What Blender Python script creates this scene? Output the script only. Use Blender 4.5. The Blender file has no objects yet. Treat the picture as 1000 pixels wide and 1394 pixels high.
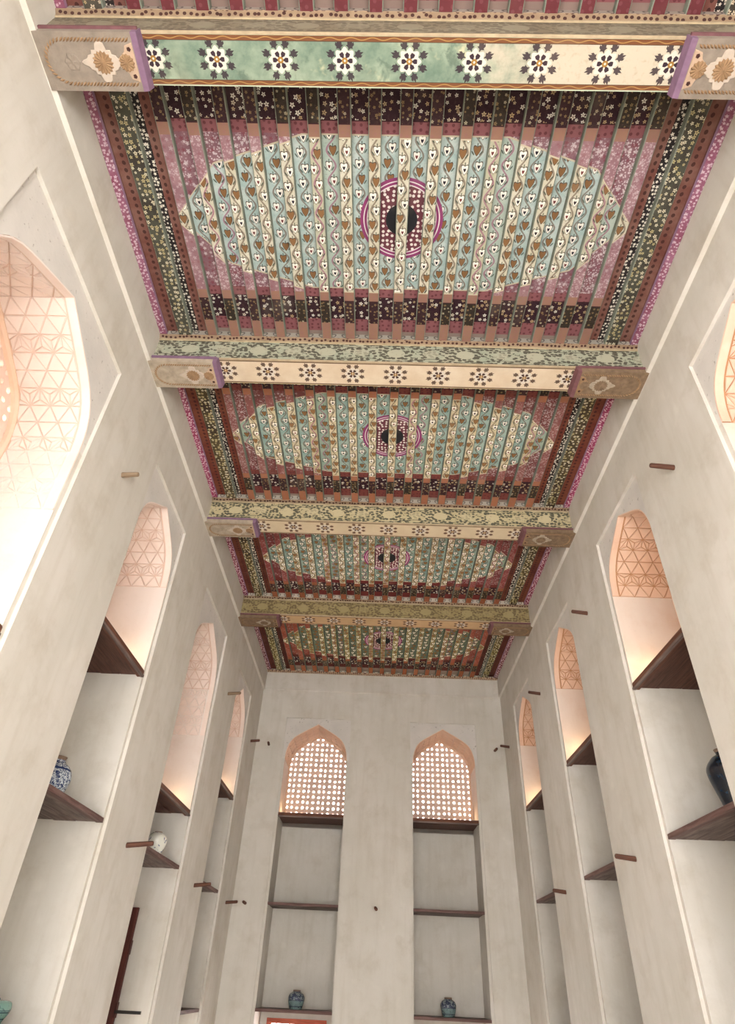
import bpy, bmesh, math, random
from mathutils import Vector, Matrix
random.seed(7)
scene = bpy.context.scene
COL = scene.collection
PI = math.pi

# ------------------------------------------------------------------ camera
cam_d = bpy.data.cameras.new('camera'); cam = bpy.data.objects.new('camera', cam_d); COL.objects.link(cam)
cam_d.sensor_fit = 'VERTICAL'; cam_d.sensor_height = 36.0; cam_d.lens = 21.5628
cam_d.clip_start = 0.05; cam_d.clip_end = 200
yaw, pitch, roll = -3.14413e-2, 6.563589e-1, 4.974449e-2
Fv = Vector((math.sin(yaw)*math.cos(pitch), math.cos(yaw)*math.cos(pitch), math.sin(pitch)))
Rv = Vector((math.cos(yaw), -math.sin(yaw), 0)); Uv = Rv.cross(Fv)
R2 = Rv*math.cos(roll) + Uv*math.sin(roll); U2 = -Rv*math.sin(roll) + Uv*math.cos(roll)
m = Matrix((R2, U2, -Fv)).transposed().to_4x4(); m.translation = Vector((-0.076, 0, 1.6))
cam.matrix_world = m
scene.camera = cam

# ------------------------------------------------------------------ view, sky and daylight
vs = scene.view_settings
vs.view_transform = 'Standard'; vs.look = 'None'; vs.gamma = 1.0; vs.exposure = 0.6
vs.use_curve_mapping = False
world = bpy.data.worlds.new('desert_daylight'); scene.world = world; world.use_nodes = True
bg = world.node_tree.nodes['Background']
bg.inputs[0].default_value = (1.0, 0.98, 0.955, 1); bg.inputs[1].default_value = 9.0

LOW_W = 6.0       # daylight through the floor level windows (watts each)
UP_L, UP_R, UP_E = 32.0, 5.0, 10.0   # daylight behind the upper lattices
LAMP_W = 1.2       # little warm uplights on the upper shelves
def area_light(name, loc, direction, sx, sy, watts, color):
    d = bpy.data.lights.new(name, 'AREA'); d.shape = 'RECTANGLE'; d.size = sx; d.size_y = sy
    d.energy = watts; d.color = color
    o = bpy.data.objects.new(name, d); COL.objects.link(o); o.location = loc
    o.rotation_euler = Vector(direction).to_track_quat('-Z', 'Z').to_euler()
    return o

# ------------------------------------------------------------------ dimensions
HW = 2.2; YEND = 11.11; YBACK = -2.6
ZT = 5.89; ZC = 6.27          # trim line, ceiling edge
ZJ, ZB = 6.25, 6.31           # joist underside, board underside
BEAMS = [-1.25, 1.12, 3.49, 5.87, 8.26]   # near faces
BD = 0.275                    # beam depth
ZS, ZF = 5.965, 6.235         # beam soffit, top of beam face
ZALF = 5.395

# ------------------------------------------------------------------ helpers
def lin(c):
    c = c/255.0
    return c/12.92 if c <= 0.04045 else ((c+0.055)/1.055)**2.4
def rgb(r, g, b, k=1.0): return (lin(r)*k, lin(g)*k, lin(b)*k, 1.0)

class MB:
    """collects faces of one mesh"""
    def __init__(s): s.v = []; s.f = []; s.mi = []; s.uv = []
    def face(s, pts, mi=0, uv=None):
        b = len(s.v); s.v += [tuple(q) for q in pts]; s.f.append(tuple(range(b, b+len(pts)))); s.mi.append(mi)
        s.uv.append(uv if uv else [(0.0, 0.0)]*len(pts))
    def box(s, x0, x1, y0, y1, z0, z1, mi=0, skip='', top=None):
        P = lambda x, y, z: (x, y, z)
        fs = {'-x': [(x0,y1,z0),(x0,y0,z0),(x0,y0,z1),(x0,y1,z1)], '+x': [(x1,y0,z0),(x1,y1,z0),(x1,y1,z1),(x1,y0,z1)],
              '-y': [(x0,y0,z0),(x1,y0,z0),(x1,y0,z1),(x0,y0,z1)], '+y': [(x1,y1,z0),(x0,y1,z0),(x0,y1,z1),(x1,y1,z1)],
              '-z': [(x0,y1,z0),(x1,y1,z0),(x1,y0,z0),(x0,y0,z0)], '+z': [(x0,y0,z1),(x1,y0,z1),(x1,y1,z1),(x0,y1,z1)]}
        for k, pts in fs.items():
            if k in skip.split(): continue
            s.face(pts, mi)
    def grid(s, rows, mi=0, closed=False):
        for i in range(len(rows)-1):
            a, b = rows[i], rows[i+1]; n = len(a)
            for j in range(n if closed else n-1):
                k = (j+1) % n
                s.face([a[j], a[k], b[k], b[j]], mi)
    def build(s, name, mats, parent=None, weld=True, smooth=False, xf=None):
        me = bpy.data.meshes.new(name)
        vv = [tuple(xf @ Vector(q)) for q in s.v] if xf is not None else s.v
        me.from_pydata(vv, [], s.f)
        if not isinstance(mats, (list, tuple)): mats = [mats]
        for mm in mats: me.materials.append(mm)
        me.polygons.foreach_set('material_index', s.mi)
        uvl = me.uv_layers.new(name='UVMap'); k = 0
        flat = [c for u in s.uv for p_ in u for c in p_]
        uvl.data.foreach_set('uv', flat)
        if weld:
            bm = bmesh.new(); bm.from_mesh(me); bmesh.ops.remove_doubles(bm, verts=bm.verts, dist=1e-5)
            bmesh.ops.recalc_face_normals(bm, faces=bm.faces); bm.to_mesh(me); bm.free()
        if smooth: me.shade_smooth()
        me.update()
        return link(name, me, parent)
def link(name, me, parent=None):
    o = bpy.data.objects.new(name, me); COL.objects.link(o)
    if parent is not None: o.parent = parent
    return o
def empty(name, loc=(0, 0, 0)):
    o = bpy.data.objects.new(name, None); COL.objects.link(o); o.location = loc; o.empty_display_size = 0.1
    return o
def tag(o, label, cat=None, group=None, kind=None):
    if label: o['label'] = label
    if cat: o['category'] = cat
    if group: o['group'] = group
    if kind: o['kind'] = kind
    return o

# ------------------------------------------------------------------ node maths
class T:
    """a material under construction; E wraps sockets so formulas read as formulas"""
    def __init__(s, name):
        s.m = bpy.data.materials.new(name); s.m.use_nodes = True; s.t = s.m.node_tree; s.N = s.t.nodes; s.L = s.t.links
        s.b = s.N['Principled BSDF']
        s.b.inputs['Roughness'].default_value = 0.85
        s.b.inputs['Specular IOR Level'].default_value = 0.25
    def node(s, typ, **kw):
        n = s.N.new(typ)
        for k, v in kw.items(): setattr(n, k, v)
        return n
    def put(s, sock, v):
        if isinstance(v, E): s.L.new(v.s, sock)
        else: sock.default_value = v
    def math(s, op, a, b=None, c=None):
        n = s.node('ShaderNodeMath', operation=op)
        for i, q in enumerate((a, b, c)):
            if q is not None: s.put(n.inputs[i], q)
        return E(s, n.outputs[0])
    def uv(s):
        n = s.node('ShaderNodeUVMap'); n.uv_map = 'UVMap'
        x = s.node('ShaderNodeSeparateXYZ'); s.L.new(n.outputs[0], x.inputs[0])
        return E(s, x.outputs[0]), E(s, x.outputs[1])
    def pos(s, obj=True):
        n = s.node('ShaderNodeTexCoord')
        return E(s, n.outputs['Object'])
    def sep(s, v):
        x = s.node('ShaderNodeSeparateXYZ'); s.L.new(v.s, x.inputs[0])
        return [E(s, o) for o in x.outputs]
    def vec(s, x, y, z=0.0):
        n = s.node('ShaderNodeCombineXYZ')
        for i, q in enumerate((x, y, z)): s.put(n.inputs[i], q)
        return E(s, n.outputs[0])
    def noise(s, vec, scale, detail=3, rough=0.55, dist=0.0):
        n = s.node('ShaderNodeTexNoise'); s.put(n.inputs['Vector'], vec)
        n.inputs['Scale'].default_value = scale; n.inputs['Detail'].default_value = detail
        n.inputs['Roughness'].default_value = rough; n.inputs['Distortion'].default_value = dist
        return E(s, n.outputs[0])
    def rand(s, v):
        n = s.node('ShaderNodeTexWhiteNoise', noise_dimensions='1D'); s.put(n.inputs['W'], v)
        return E(s, n.outputs[0])
    def voronoi(s, vec, scale, randomness=0.7):
        n = s.node('ShaderNodeTexVoronoi', voronoi_dimensions='2D'); s.put(n.inputs['Vector'], vec)
        n.inputs['Scale'].default_value = scale; n.inputs['Randomness'].default_value = randomness
        return E(s, n.outputs['Distance']), E(s, n.outputs['Position']), E(s, n.outputs['Color'])
    def step(s, v, lo, hi):
        n = s.node('ShaderNodeMapRange', interpolation_type='SMOOTHSTEP'); s.put(n.inputs[0], v)
        n.inputs[1].default_value = lo; n.inputs[2].default_value = hi
        return E(s, n.outputs[0])
    def mix(s, f, a, b):
        n = s.node('ShaderNodeMix', data_type='RGBA'); s.put(n.inputs[0], f)
        s.put(n.inputs[6], a); s.put(n.inputs[7], b)
        return E(s, n.outputs[2])
    def mul(s, f, a, b):
        n = s.node('ShaderNodeMix', data_type='RGBA', blend_type='MULTIPLY'); s.put(n.inputs[0], f)
        s.put(n.inputs[6], a); s.put(n.inputs[7], b)
        return E(s, n.outputs[2])
    def color(s, c): s.put(s.b.inputs['Base Color'], c)
    def bump(s, h, strength=0.3, dist=0.01):
        n = s.node('ShaderNodeBump'); s.put(n.inputs['Height'], h)
        n.inputs['Strength'].default_value = strength; n.inputs['Distance'].default_value = dist
        s.L.new(n.outputs[0], s.b.inputs['Normal'])
    def absf(s, v): return s.math('ABSOLUTE', v)
    def minf(s, a, b): return s.math('MINIMUM', a, b)
    def maxf(s, a, b): return s.math('MAXIMUM', a, b)
class E:
    def __init__(s, t, sock): s.t = t; s.s = sock
    def __add__(s, o): return s.t.math('ADD', s, o)
    __radd__ = __add__
    def __mul__(s, o): return s.t.math('MULTIPLY', s, o)
    __rmul__ = __mul__
    def __sub__(s, o): return s.t.math('SUBTRACT', s, o)
    def __rsub__(s, o): return s.t.math('SUBTRACT', o, s)
    def __truediv__(s, o): return s.t.math('DIVIDE', s, o)
    def __lt__(s, o): return s.t.math('LESS_THAN', s, o)
    def __gt__(s, o): return s.t.math('GREATER_THAN', s, o)
    def f(s, op, *a): return s.t.math(op, s, *a)
def band(t, v, lo, hi): return (v > lo)*(v < hi)

def plain(name, col, rough=0.85, var=0.12, scale=14, bump=0.0, spec=0.25):
    t = T(name); p_ = t.pos(); n = t.noise(p_, scale, 4)
    dark = tuple(c*(1-2*var) for c in col[:3])+(1,); lite = tuple(min(1, c*(1+var)) for c in col[:3])+(1,)
    t.color(t.mix(n, dark, lite)); t.b.inputs['Roughness'].default_value = rough
    t.b.inputs['Specular IOR Level'].default_value = spec
    if bump: t.bump(t.noise(p_, scale*5, 4), bump)
    return t.m

# ---- plaster
def plaster_mat(name, base, stain, warm, streak=1.0):
    t = T(name); p_ = t.pos(); x, y, z = t.sep(p_)
    big = t.noise(p_, 0.9, 5, 0.6); mid = t.noise(p_, 3.5, 5, 0.62); fine = t.noise(p_, 30, 4)
    st = t.noise(t.vec(x*6.0, y*6.0, z*0.7), 1.6, 4, 0.6)
    c = t.mix(t.step(big, 0.35, 0.7), base, warm)
    c = t.mix(t.step(mid, 0.46, 0.8)*0.5, c, stain)
    c = t.mix(t.step(st, 0.42, 0.8)*0.26*streak, c, stain)
    c = t.mix(t.step(fine, 0.6, 0.85)*0.12, c, rgb(120, 105, 90))
    pit = t.noise(p_, 7.0, 2, 0.4)
    c = t.mix(t.step(pit, 0.58, 0.8)*0.22, c, rgb(238, 234, 226))
    t.color(c); t.b.inputs['Roughness'].default_value = 0.75
    t.bump(mid*0.6 + st*0.4 + fine*0.2, 0.22, 0.02)
    return t.m
M = {}
M['wall'] = plaster_mat('lime_plaster', rgb(205, 200, 191), rgb(176, 166, 150), rgb(214, 209, 202))
M['carved'] = plaster_mat('carved_salmon_plaster', rgb(226, 192, 166), rgb(206, 162, 130), rgb(230, 202, 182), 0.3)
M['groove'] = plain('carving_groove_brown', rgb(190, 142, 106), 0.9, 0.08); M['groove_pale'] = plain('carving_groove_pale', rgb(220, 194, 178), 0.9, 0.06)
M['carved_pale'] = plaster_mat('carved_blush_plaster', rgb(232, 216, 206), rgb(216, 190, 176), rgb(236, 222, 214), 0.3)
def spandrel_mat():
    t = T('pitted_spandrel_plaster'); p_ = t.pos()
    n = t.noise(p_, 26, 2, 0.5); big = t.noise(p_, 4, 4)
    c = t.mix(big, rgb(196, 192, 188), rgb(222, 216, 210))
    c = t.mix(t.step(n, 0.66, 0.74)*0.6, c, rgb(140, 132, 124))
    t.color(c); t.bump(n, 0.3, 0.01); return t.m
M['spandrel'] = spandrel_mat()

# ---- wood
def wood_mat(name, a, b, c3, along='y', scale=1.0, rough=0.6):
    t = T(name); p_ = t.pos(); x, y, z = t.sep(p_)
    if along == 'y': v = t.vec(x*22*scale, y*1.6*scale, z*22*scale)
    elif along == 'x': v = t.vec(x*1.6*scale, y*22*scale, z*22*scale)
    else: v = t.vec(x*22*scale, y*22*scale, z*1.6*scale)
    g = t.noise(v, 1.5, 5, 0.62, 0.6); bl = t.noise(p_, 5, 3)
    c = t.mix(t.step(g, 0.3, 0.75), a, b); c = t.mix(t.step(bl, 0.5, 0.8)*0.55, c, c3)
    t.color(c); t.b.inputs['Roughness'].default_value = rough
    t.bump(g, 0.35, 0.01)
    return t.m
M['shelf_y'] = wood_mat('weathered_shelf_wood', rgb(84, 62, 56), rgb(142, 122, 114), rgb(98, 60, 52), 'y')
M['shelf_x'] = wood_mat('weathered_shelf_wood_cross', rgb(74, 58, 54), rgb(134, 118, 112), rgb(96, 66, 58), 'x')
M['dark_y'] = wood_mat('dark_shelf_wood', rgb(66, 40, 32), rgb(104, 70, 58), rgb(82, 44, 36), 'y')
M['lip_y'] = wood_mat('shelf_edge_wood', rgb(110, 70, 50), rgb(156, 110, 82), rgb(92, 60, 48), 'y')
M['lip_x'] = wood_mat('shelf_edge_wood_cross', rgb(84, 48, 36), rgb(124, 80, 58), rgb(72, 40, 32), 'x')
M['peg'] = wood_mat('peg_wood', rgb(70, 42, 34), rgb(112, 76, 60), rgb(58, 36, 30), 'x')
M['peg_pale'] = wood_mat('pale_peg_wood', rgb(112, 92, 74), rgb(150, 130, 106), rgb(96, 76, 60), 'x')
M['shutter'] = wood_mat('shutter_wood', rgb(58, 26, 22), rgb(92, 44, 36), rgb(44, 20, 18), 'z')
M['orange_wood'] = wood_mat('orange_window_wood', rgb(150, 70, 50), rgb(196, 104, 78), rgb(130, 56, 44), 'x')  # orange-red wood of the low end window frames
M['joist_side'] = plain('joist_side_grey_green', rgb(132, 138, 126), 0.9, 0.25, 9)
M['edge_grey'] = plain('edge_lath_grey', rgb(150, 140, 124), 0.9, 0.3, 12)

# ---- painted ceiling
def flowers(t, x, y, scale, rad, seed=0.0, rnd=0.75):
    """five petalled blossoms scattered over a strip: mask of petals, mask of eye"""
    d, pos, col = t.voronoi(t.vec(x+seed, y), scale, rnd)
    px, py, _ = t.sep(pos)
    dx = (x+seed) - px; dy = y - py
    cr, cg, cb = t.sep(col)
    ang = t.math('ARCTAN2', dx, dy)
    r = t.math('SQRT', dx*dx + dy*dy)
    lim = ((ang*5.0 + cr*6.0).f('COSINE')*0.28 + 0.8)*(cg*0.5+0.6)*rad
    return (r < lim), (r < lim*0.32), cb
def hearts(t, u, v, seed, base, vine, q=0.106, A=0.027):
    """trailing vine with hearts left and right of it, along v"""
    vv = v + seed*3.7 + 20.0
    idx = (vv/q).f('FLOOR'); fv = vv - (idx+0.5)*q
    par = (idx*0.5).f('FRACT')*4.0 - 1.0
    wob = t.noise(t.vec(seed*9.0, v), 5.0, 1)
    uv_ = (vv*(PI/q)).f('SINE')*A
    rr = t.rand(idx + seed*31.0); r2 = t.rand(idx + seed*57.0 + 0.3)
    hu = par*0.014 + (r2-0.5)*0.01
    hx = (u - hu)/(0.0255 + r2*0.004); hy = fv/(-0.032)
    w = hy - t.absf(hx)*0.85 + 0.25
    qd = hx*hx + w*w
    vm = t.absf(u - uv_ - (wob-0.5)*0.02) < 0.0072
    lx = (t.absf(hx) - 1.0)/0.42; ly = (hy + 0.75 - (t.absf(hx)-0.8)*0.9)/0.26
    leaf = (lx*lx + ly*ly) < 1.0
    stem = (t.absf(hx) < 0.14)*band(t, hy, 0.3, 1.5)
    leaf = t.maxf(leaf, stem)
    c = t.mix(vm*0.8, base, vine)
    c = t.mix(leaf*0.85, c, rgb(62, 74, 62))
    hc = t.mix(rr > 0.42, rgb(132, 96, 60), rgb(236, 232, 222))
    hin = t.mix(r2 > 0.5, rgb(110, 50, 50), rgb(40, 34, 46))
    c = t.mix(qd < 1.0, c, rgb(82, 70, 62))
    c = t.mix(qd < 0.7, c, hc)
    c = t.mix((qd < 0.13)*(rr > 0.42), c, hin)
    return c
def ceiling_mats(k, P):
    """joist, board and side border paint of one bay; UV = (x, y - bay centre)"""
    out = {}
    for kind in ('joist', 'board'):
        t = T('painted_%s_%d' % (kind, k)); x, v = t.uv()
        pitch = 0.21
        if kind == 'joist':
            idx = (x/pitch + 0.5).f('FLOOR'); u = x - idx*pitch
        else:
            idx = (x/pitch).f('FLOOR'); u = x - (idx+0.5)*pitch
        seed = t.rand(idx + 0.37 + k*11.0)
        p3 = t.vec(x, v, 0.0)
        n1 = t.noise(p3, 7.0, 4, 0.65); n2 = t.noise(p3, 45.0, 3, 0.6)
        av = t.absf(v)
        base = t.mix(t.step(n1, 0.35, 0.7), P[kind][0], P[kind][1])
        base = t.mix((seed > 0.72)*0.5, base, P[kind][2])
        base = t.mix(t.step(n2, 0.54, 0.74)*0.45, base, rgb(128, 128, 112))
        vine = t.mix(seed > 0.7, rgb(112, 96, 84), rgb(150, 92, 118))
        hs = hearts(t, u, v, seed, base, vine, P.get('q', 0.106), 0.03 if kind == 'board' else 0.024)
        # ground outside the lozenge
        d, pos, col = t.voronoi(t.vec(x, v), 48.0, 1.0)
        g = t.mix(t.step(n1, 0.35, 0.72)*0.6 + (0.4 if kind == 'joist' else 0.0), P['ground'][0], P['ground'][1])
        g = t.mix((d < 0.27)*t.step(n1 + seed*0.25, 0.45, 0.75)*(P['speck']*(1.0 if kind == 'board' else 0.55)), g, rgb(222, 206, 210))
        pf, pe, pr = flowers(t, x, v, 24.0, 0.016, 3.1)
        g = t.mix(pf*(0.75 if kind == 'board' else 0.35)*P['speck'], g, t.mix(pr > 0.6, rgb(226, 214, 216), rgb(126, 44, 58)))
        ax = t.absf(x)
        lim = t.minf(t.minf(0.6, 0.6 - (ax-0.72)*0.306), (1.755 - ax)*1.09)
        inside = av < lim
        c = t.mix(inside, g, hs)
        c = t.mix(band(t, av - lim, -0.008, 0.004), c, rgb(196, 184, 160))
        if kind == 'board':
            r = t.math('SQRT', x*x + v*v)
            md, pos, col = t.voronoi(t.vec(x, v), 26.0, 0.55)
            ctr = t.mix(n1, rgb(118, 62, 70), rgb(92, 46, 62))
            ctr = t.mix(md < 0.3, ctr, rgb(226, 216, 210))
            ctr = t.mix(r > 0.262, ctr, rgb(142, 62, 110))
            ctr = t.mix(band(t, r, 0.262, 0.270), ctr, rgb(230, 220, 220))
            ctr = t.mix(band(t, r, 0.288, 0.296), ctr, rgb(230, 220, 220))
            ctr = t.mix(r < 0.122, ctr, rgb(34, 34, 38))
            c = t.mix(r < 0.32, c, ctr)
        # end bands
        pk = t.mix(n1, P['pink'][0], P['pink'][1]) if kind == 'board' else t.mix(n1, P['orange'][0], P['orange'][1])
        dd, _, _ = t.voronoi(t.vec(x, v), 22.0, 0.5)
        pk = t.mix((dd < 0.24)*(0.7 if kind == 'board' else 0.25), pk, rgb(92, 40, 48) if kind == 'board' else rgb(150, 100, 110))
        c = t.mix(av > 0.602, c, pk)
        fm, fe, fr = flowers(t, x, v, 21.0 if kind == 'board' else 26.0, 0.0165 if kind == 'board' else 0.011, 1.3)
        dk = t.mix(seed > 0.5, rgb(50, 28, 34), rgb(46, 38, 32)) if kind == 'joist' else rgb(50, 26, 36)
        dk = t.mix(t.step(n2, 0.5, 0.75)*0.5, dk, rgb(86, 62, 58))
        fc = t.mix(t.step(fr + x*0.18, 0.3, 0.75), rgb(232, 228, 216), rgb(186, 160, 122)) if kind == 'board' else t.mix(fr > 0.8, rgb(160, 134, 92), rgb(206, 196, 166))
        dk = t.mix(fm*(0.95 if kind == 'board' else 0.7), dk, fc); dk = t.mix(fe, dk, rgb(70, 52, 40))
        c = t.mix(band(t, av, 0.685, 0.905), c, dk)
        c = t.mix(band(t, av, 0.682, 0.690), c, rgb(60, 30, 36))
        if kind == 'board':
            c = t.mix(av > 1.03, c, rgb(140, 124, 116))
        # age: worn and dusty patches
        n3 = t.noise(p3, 2.2, 4, 0.6)
        c = t.mix(t.step(n3, 0.52, 0.8)*0.28, c, rgb(150, 140, 124))
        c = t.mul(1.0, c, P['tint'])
        t.color(c); t.b.inputs['Roughness'].default_value = 0.7
        t.bump(n2, 0.15, 0.004)
        out[kind] = t.m
    # strips along the side walls
    t = T('painted_side_strip_%d' % k); x, v = t.uv(); ax = t.absf(x)
    p3 = t.vec(x, v, 0.0); n1 = t.noise(p3, 6.0, 4, 0.65); n2 = t.noise(p3, 45.0, 3)
    brown = t.mix(t.step(n1, 0.3, 0.7), P['brown'][0], P['brown'][1])
    vy = (v/0.052).f('FRACT') - 0.5
    def dots(cx, rx, ry): 
        a = (ax - cx)/rx; b = vy*0.052/ry
        return (a*a + b*b + (n2-0.5)*0.8) < 1.0
    c = t.mix(dots(1.785, 0.012, 0.015)*0.85, brown, rgb(60, 30, 28))
    fm, fe, fr = flowers(t, x, v, 34.0, 0.012, 2.2, 0.6)
    black = t.mix(fm, rgb(36, 30, 32), rgb(226, 220, 206))
    c = t.mix(band(t, ax, 1.818, 1.872), c, black)
    fm, fe, fr = flowers(t, x, v, 26.0, 0.015, 0.4)
    dk = t.mix(t.step(n1, 0.35, 0.7), P['strip'][0], P['strip'][1])
    dk = t.mix(fm, dk, t.mix(fr > 0.5, rgb(214, 206, 180), rgb(186, 174, 130))); dk = t.mix(fe, dk, rgb(70, 56, 44))
    c = t.mix(band(t, ax, 1.872, 1.992), c, dk)
    b2 = t.mix(dots(2.05, 0.014, 0.015)*0.85, brown, rgb(62, 30, 28))
    c = t.mix(ax > 1.992, c, b2)
    fm, fe, fr = flowers(t, x, v, 40.0, 0.011, 5.0, 0.9)
    pkc = t.mix(t.step(n1, 0.3, 0.75), P['cornice'][0], P['cornice'][1])
    pkc = t.mix(fm*0.75, pkc, rgb(224, 200, 210))
    pkc = t.mix(ax < 2.118, pkc, rgb(126, 96, 118))
    c = t.mix(ax > 2.104, c, pkc)
    n3 = t.noise(p3, 2.2, 4, 0.6)
    c = t.mix(t.step(n3, 0.52, 0.8)*0.3, c, rgb(140, 124, 112))
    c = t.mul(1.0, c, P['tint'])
    t.color(c); t.b.inputs['Roughness'].default_value = 0.7; t.bump(n2, 0.15, 0.004)
    out['strip'] = t.m
    # little grey blocks that close the ends between joists
    t = T('painted_end_block_%d' % k); x, v = t.uv()
    idx = (x/0.105).f('FLOOR'); hx = (x - (idx+0.5)*0.105)/0.03; hy = (v-0.028)/0.024
    w = hy - t.absf(hx)*0.55; q2 = hx*hx + w*w
    c = t.mix(band(t, q2, 0.35, 1.0), rgb(168, 162, 152), rgb(92, 84, 84))
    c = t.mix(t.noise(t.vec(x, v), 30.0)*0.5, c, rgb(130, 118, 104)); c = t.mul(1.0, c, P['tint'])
    t.color(c); out['block'] = t.m
    return out
W1 = rgb(255, 255, 255)
PAL = {  # shade put into the far bays' colours; tint brightens them against light falloff
 1: dict(joist=(rgb(192, 186, 164), rgb(210, 206, 190), rgb(160, 162, 136)), board=(rgb(160, 182, 180), rgb(194, 204, 200), rgb(168, 180, 162)),
         ground=(rgb(128, 90, 100), rgb(160, 126, 132)), speck=0.75, pink=(rgb(148, 96, 98), rgb(128, 76, 84)), orange=(rgb(156, 118, 96), rgb(138, 102, 94)),
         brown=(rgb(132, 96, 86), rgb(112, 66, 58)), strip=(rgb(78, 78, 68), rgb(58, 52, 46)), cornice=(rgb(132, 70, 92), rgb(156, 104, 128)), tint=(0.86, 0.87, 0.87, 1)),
 2: dict(joist=(rgb(190, 178, 146), rgb(206, 196, 170), rgb(160, 150, 118)), board=(rgb(140, 168, 164), rgb(172, 188, 178), rgb(146, 160, 138)), q=0.115,
         ground=(rgb(112, 66, 66), rgb(134, 88, 84)), speck=0.5, pink=(rgb(128, 68, 60), rgb(112, 56, 58)), orange=(rgb(158, 106, 76), rgb(144, 92, 72)),
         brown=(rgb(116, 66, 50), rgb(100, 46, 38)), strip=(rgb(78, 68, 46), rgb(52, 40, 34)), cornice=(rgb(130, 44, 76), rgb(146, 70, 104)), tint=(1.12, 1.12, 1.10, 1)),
 3: dict(joist=(rgb(166, 156, 128), rgb(188, 178, 150), rgb(150, 138, 104)), board=(rgb(120, 146, 142), rgb(150, 170, 160), rgb(126, 140, 116)), q=0.092,
         ground=(rgb(104, 46, 50), rgb(124, 64, 60)), speck=0.3, pink=(rgb(112, 48, 44), rgb(100, 40, 42)), orange=(rgb(136, 82, 52), rgb(122, 70, 50)),
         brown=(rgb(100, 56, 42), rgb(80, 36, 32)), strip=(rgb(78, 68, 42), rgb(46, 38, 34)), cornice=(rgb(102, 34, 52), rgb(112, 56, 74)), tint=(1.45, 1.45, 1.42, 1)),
 4: dict(joist=(rgb(150, 140, 96), rgb(172, 162, 118), rgb(146, 130, 84)), board=(rgb(92, 108, 96), rgb(116, 128, 108), rgb(98, 106, 80)), q=0.088,
         ground=(rgb(122, 54, 44), rgb(142, 74, 56)), speck=0.2, pink=(rgb(88, 40, 34), rgb(76, 34, 32)), orange=(rgb(140, 86, 52), rgb(128, 66, 44)),
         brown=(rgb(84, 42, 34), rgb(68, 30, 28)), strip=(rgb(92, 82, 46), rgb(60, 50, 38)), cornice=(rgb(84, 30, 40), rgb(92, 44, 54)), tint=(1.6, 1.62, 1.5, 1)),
}
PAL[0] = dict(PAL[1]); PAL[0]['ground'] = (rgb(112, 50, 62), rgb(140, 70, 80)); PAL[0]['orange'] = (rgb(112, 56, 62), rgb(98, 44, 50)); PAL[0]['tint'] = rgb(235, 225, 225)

# ---- beam paint
def soffit_mat(k, ground, ground2, leafc, border, split):
    t = T('rosette_soffit_paint_%d' % k); x, v = t.uv()
    p3 = t.vec(x, v, 0.0); n1 = t.noise(p3, 3.2, 5, 0.65); n2 = t.noise(p3, 30, 4)
    if split:
        f = t.step(x + (n1-0.5)*1.3, 0.35, 0.85)
        g = t.mix(t.step(n1, 0.3, 0.72), ground[0], ground[1])
        worn = t.step(t.noise(p3, 4.5, 4, 0.7) - t.absf(x)*0.05, 0.56, 0.72)
        g = t.mix(worn*0.7, g, rgb(204, 198, 164)); g = t.mix(t.step(t.noise(p3, 6.0, 4, 0.7, 0.5), 0.5, 0.68)*0.7, g, rgb(80, 98, 86)); g = t.mix(f, g, t.mix(t.step(n2, 0.5, 0.8)*0.6, ground2[0], ground2[1]))
    else:
        g = t.mix(t.step(n1, 0.3, 0.75), ground[0], ground[1]); g = t.mix(t.step(n2, 0.6, 0.85)*0.25, g, rgb(150, 120, 96))
    idx = (x/0.385 + 0.5).f('FLOOR'); rx = x - idx*0.385; ry = v + 0.006
    r = t.math('SQRT', rx*rx + ry*ry); a = t.math('ARCTAN2', ry, rx)
    c8 = (a*8.0).f('COSINE')
    th = ((a*(8/(2*PI)) + 8.0).f('FRACT') - 0.5)*(2*PI/8)      # leaf points sit between the petals
    ls = t.absf(th*r); lr = r - 0.088
    leaf = t.maxf((ls/0.013 + t.absf(lr)/0.033) < 1.0, (t.absf(ls - 0.0125)/0.009 + t.absf(lr - ls*0.7 + 0.004)/0.017) < 1.0)
    leaf = t.maxf(leaf, (ls/0.024 + t.absf(lr + 0.008)/0.012) < 1.0)
    c = t.mix(leaf*0.93, g, leafc)
    c = t.mix(r < (c8*0.008 + 0.064), c, rgb(208, 200, 188))
    c6 = (a*6.0).f('COSINE')
    pet = band(t, r, 0.014, 0.047)*(c6 > (t.absf(r-0.032)*60.0 - 0.8))
    c = t.mix(pet, c, leafc)
    c = t.mix(r < 0.0175, c, rgb(150, 112, 54)); c = t.mix(r < 0.006, c, rgb(226, 216, 190))
    # borders
    e = t.absf(v)
    if split:
        z = (x*50.0).f('SINE')*0.006
        bd = t.mix(t.absf(v.f('ABSOLUTE') - 0.1175 - z) < 0.0028, rgb(112, 70, 44), rgb(156, 120, 72))
        c = t.mix(band(t, e, 0.104, 0.131), c, bd)
        c = t.mix(band(t, e, 0.1015, 0.105), c, rgb(74, 58, 44)); c = t.mix(e > 0.1305, c, rgb(176, 186, 164))
    else:
        c = t.mix(e > 0.118, c, border); c = t.mix(e > 0.130, c, rgb(196, 178, 144))
    n3 = t.noise(p3, 1.7, 4, 0.6)
    c = t.mix(t.step(n3, 0.55, 0.8)*0.25, c, rgb(150, 132, 108))
    t.color(c); t.b.inputs['Roughness'].default_value = 0.65; t.bump(n2, 0.2, 0.005)
    return t.m
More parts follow.
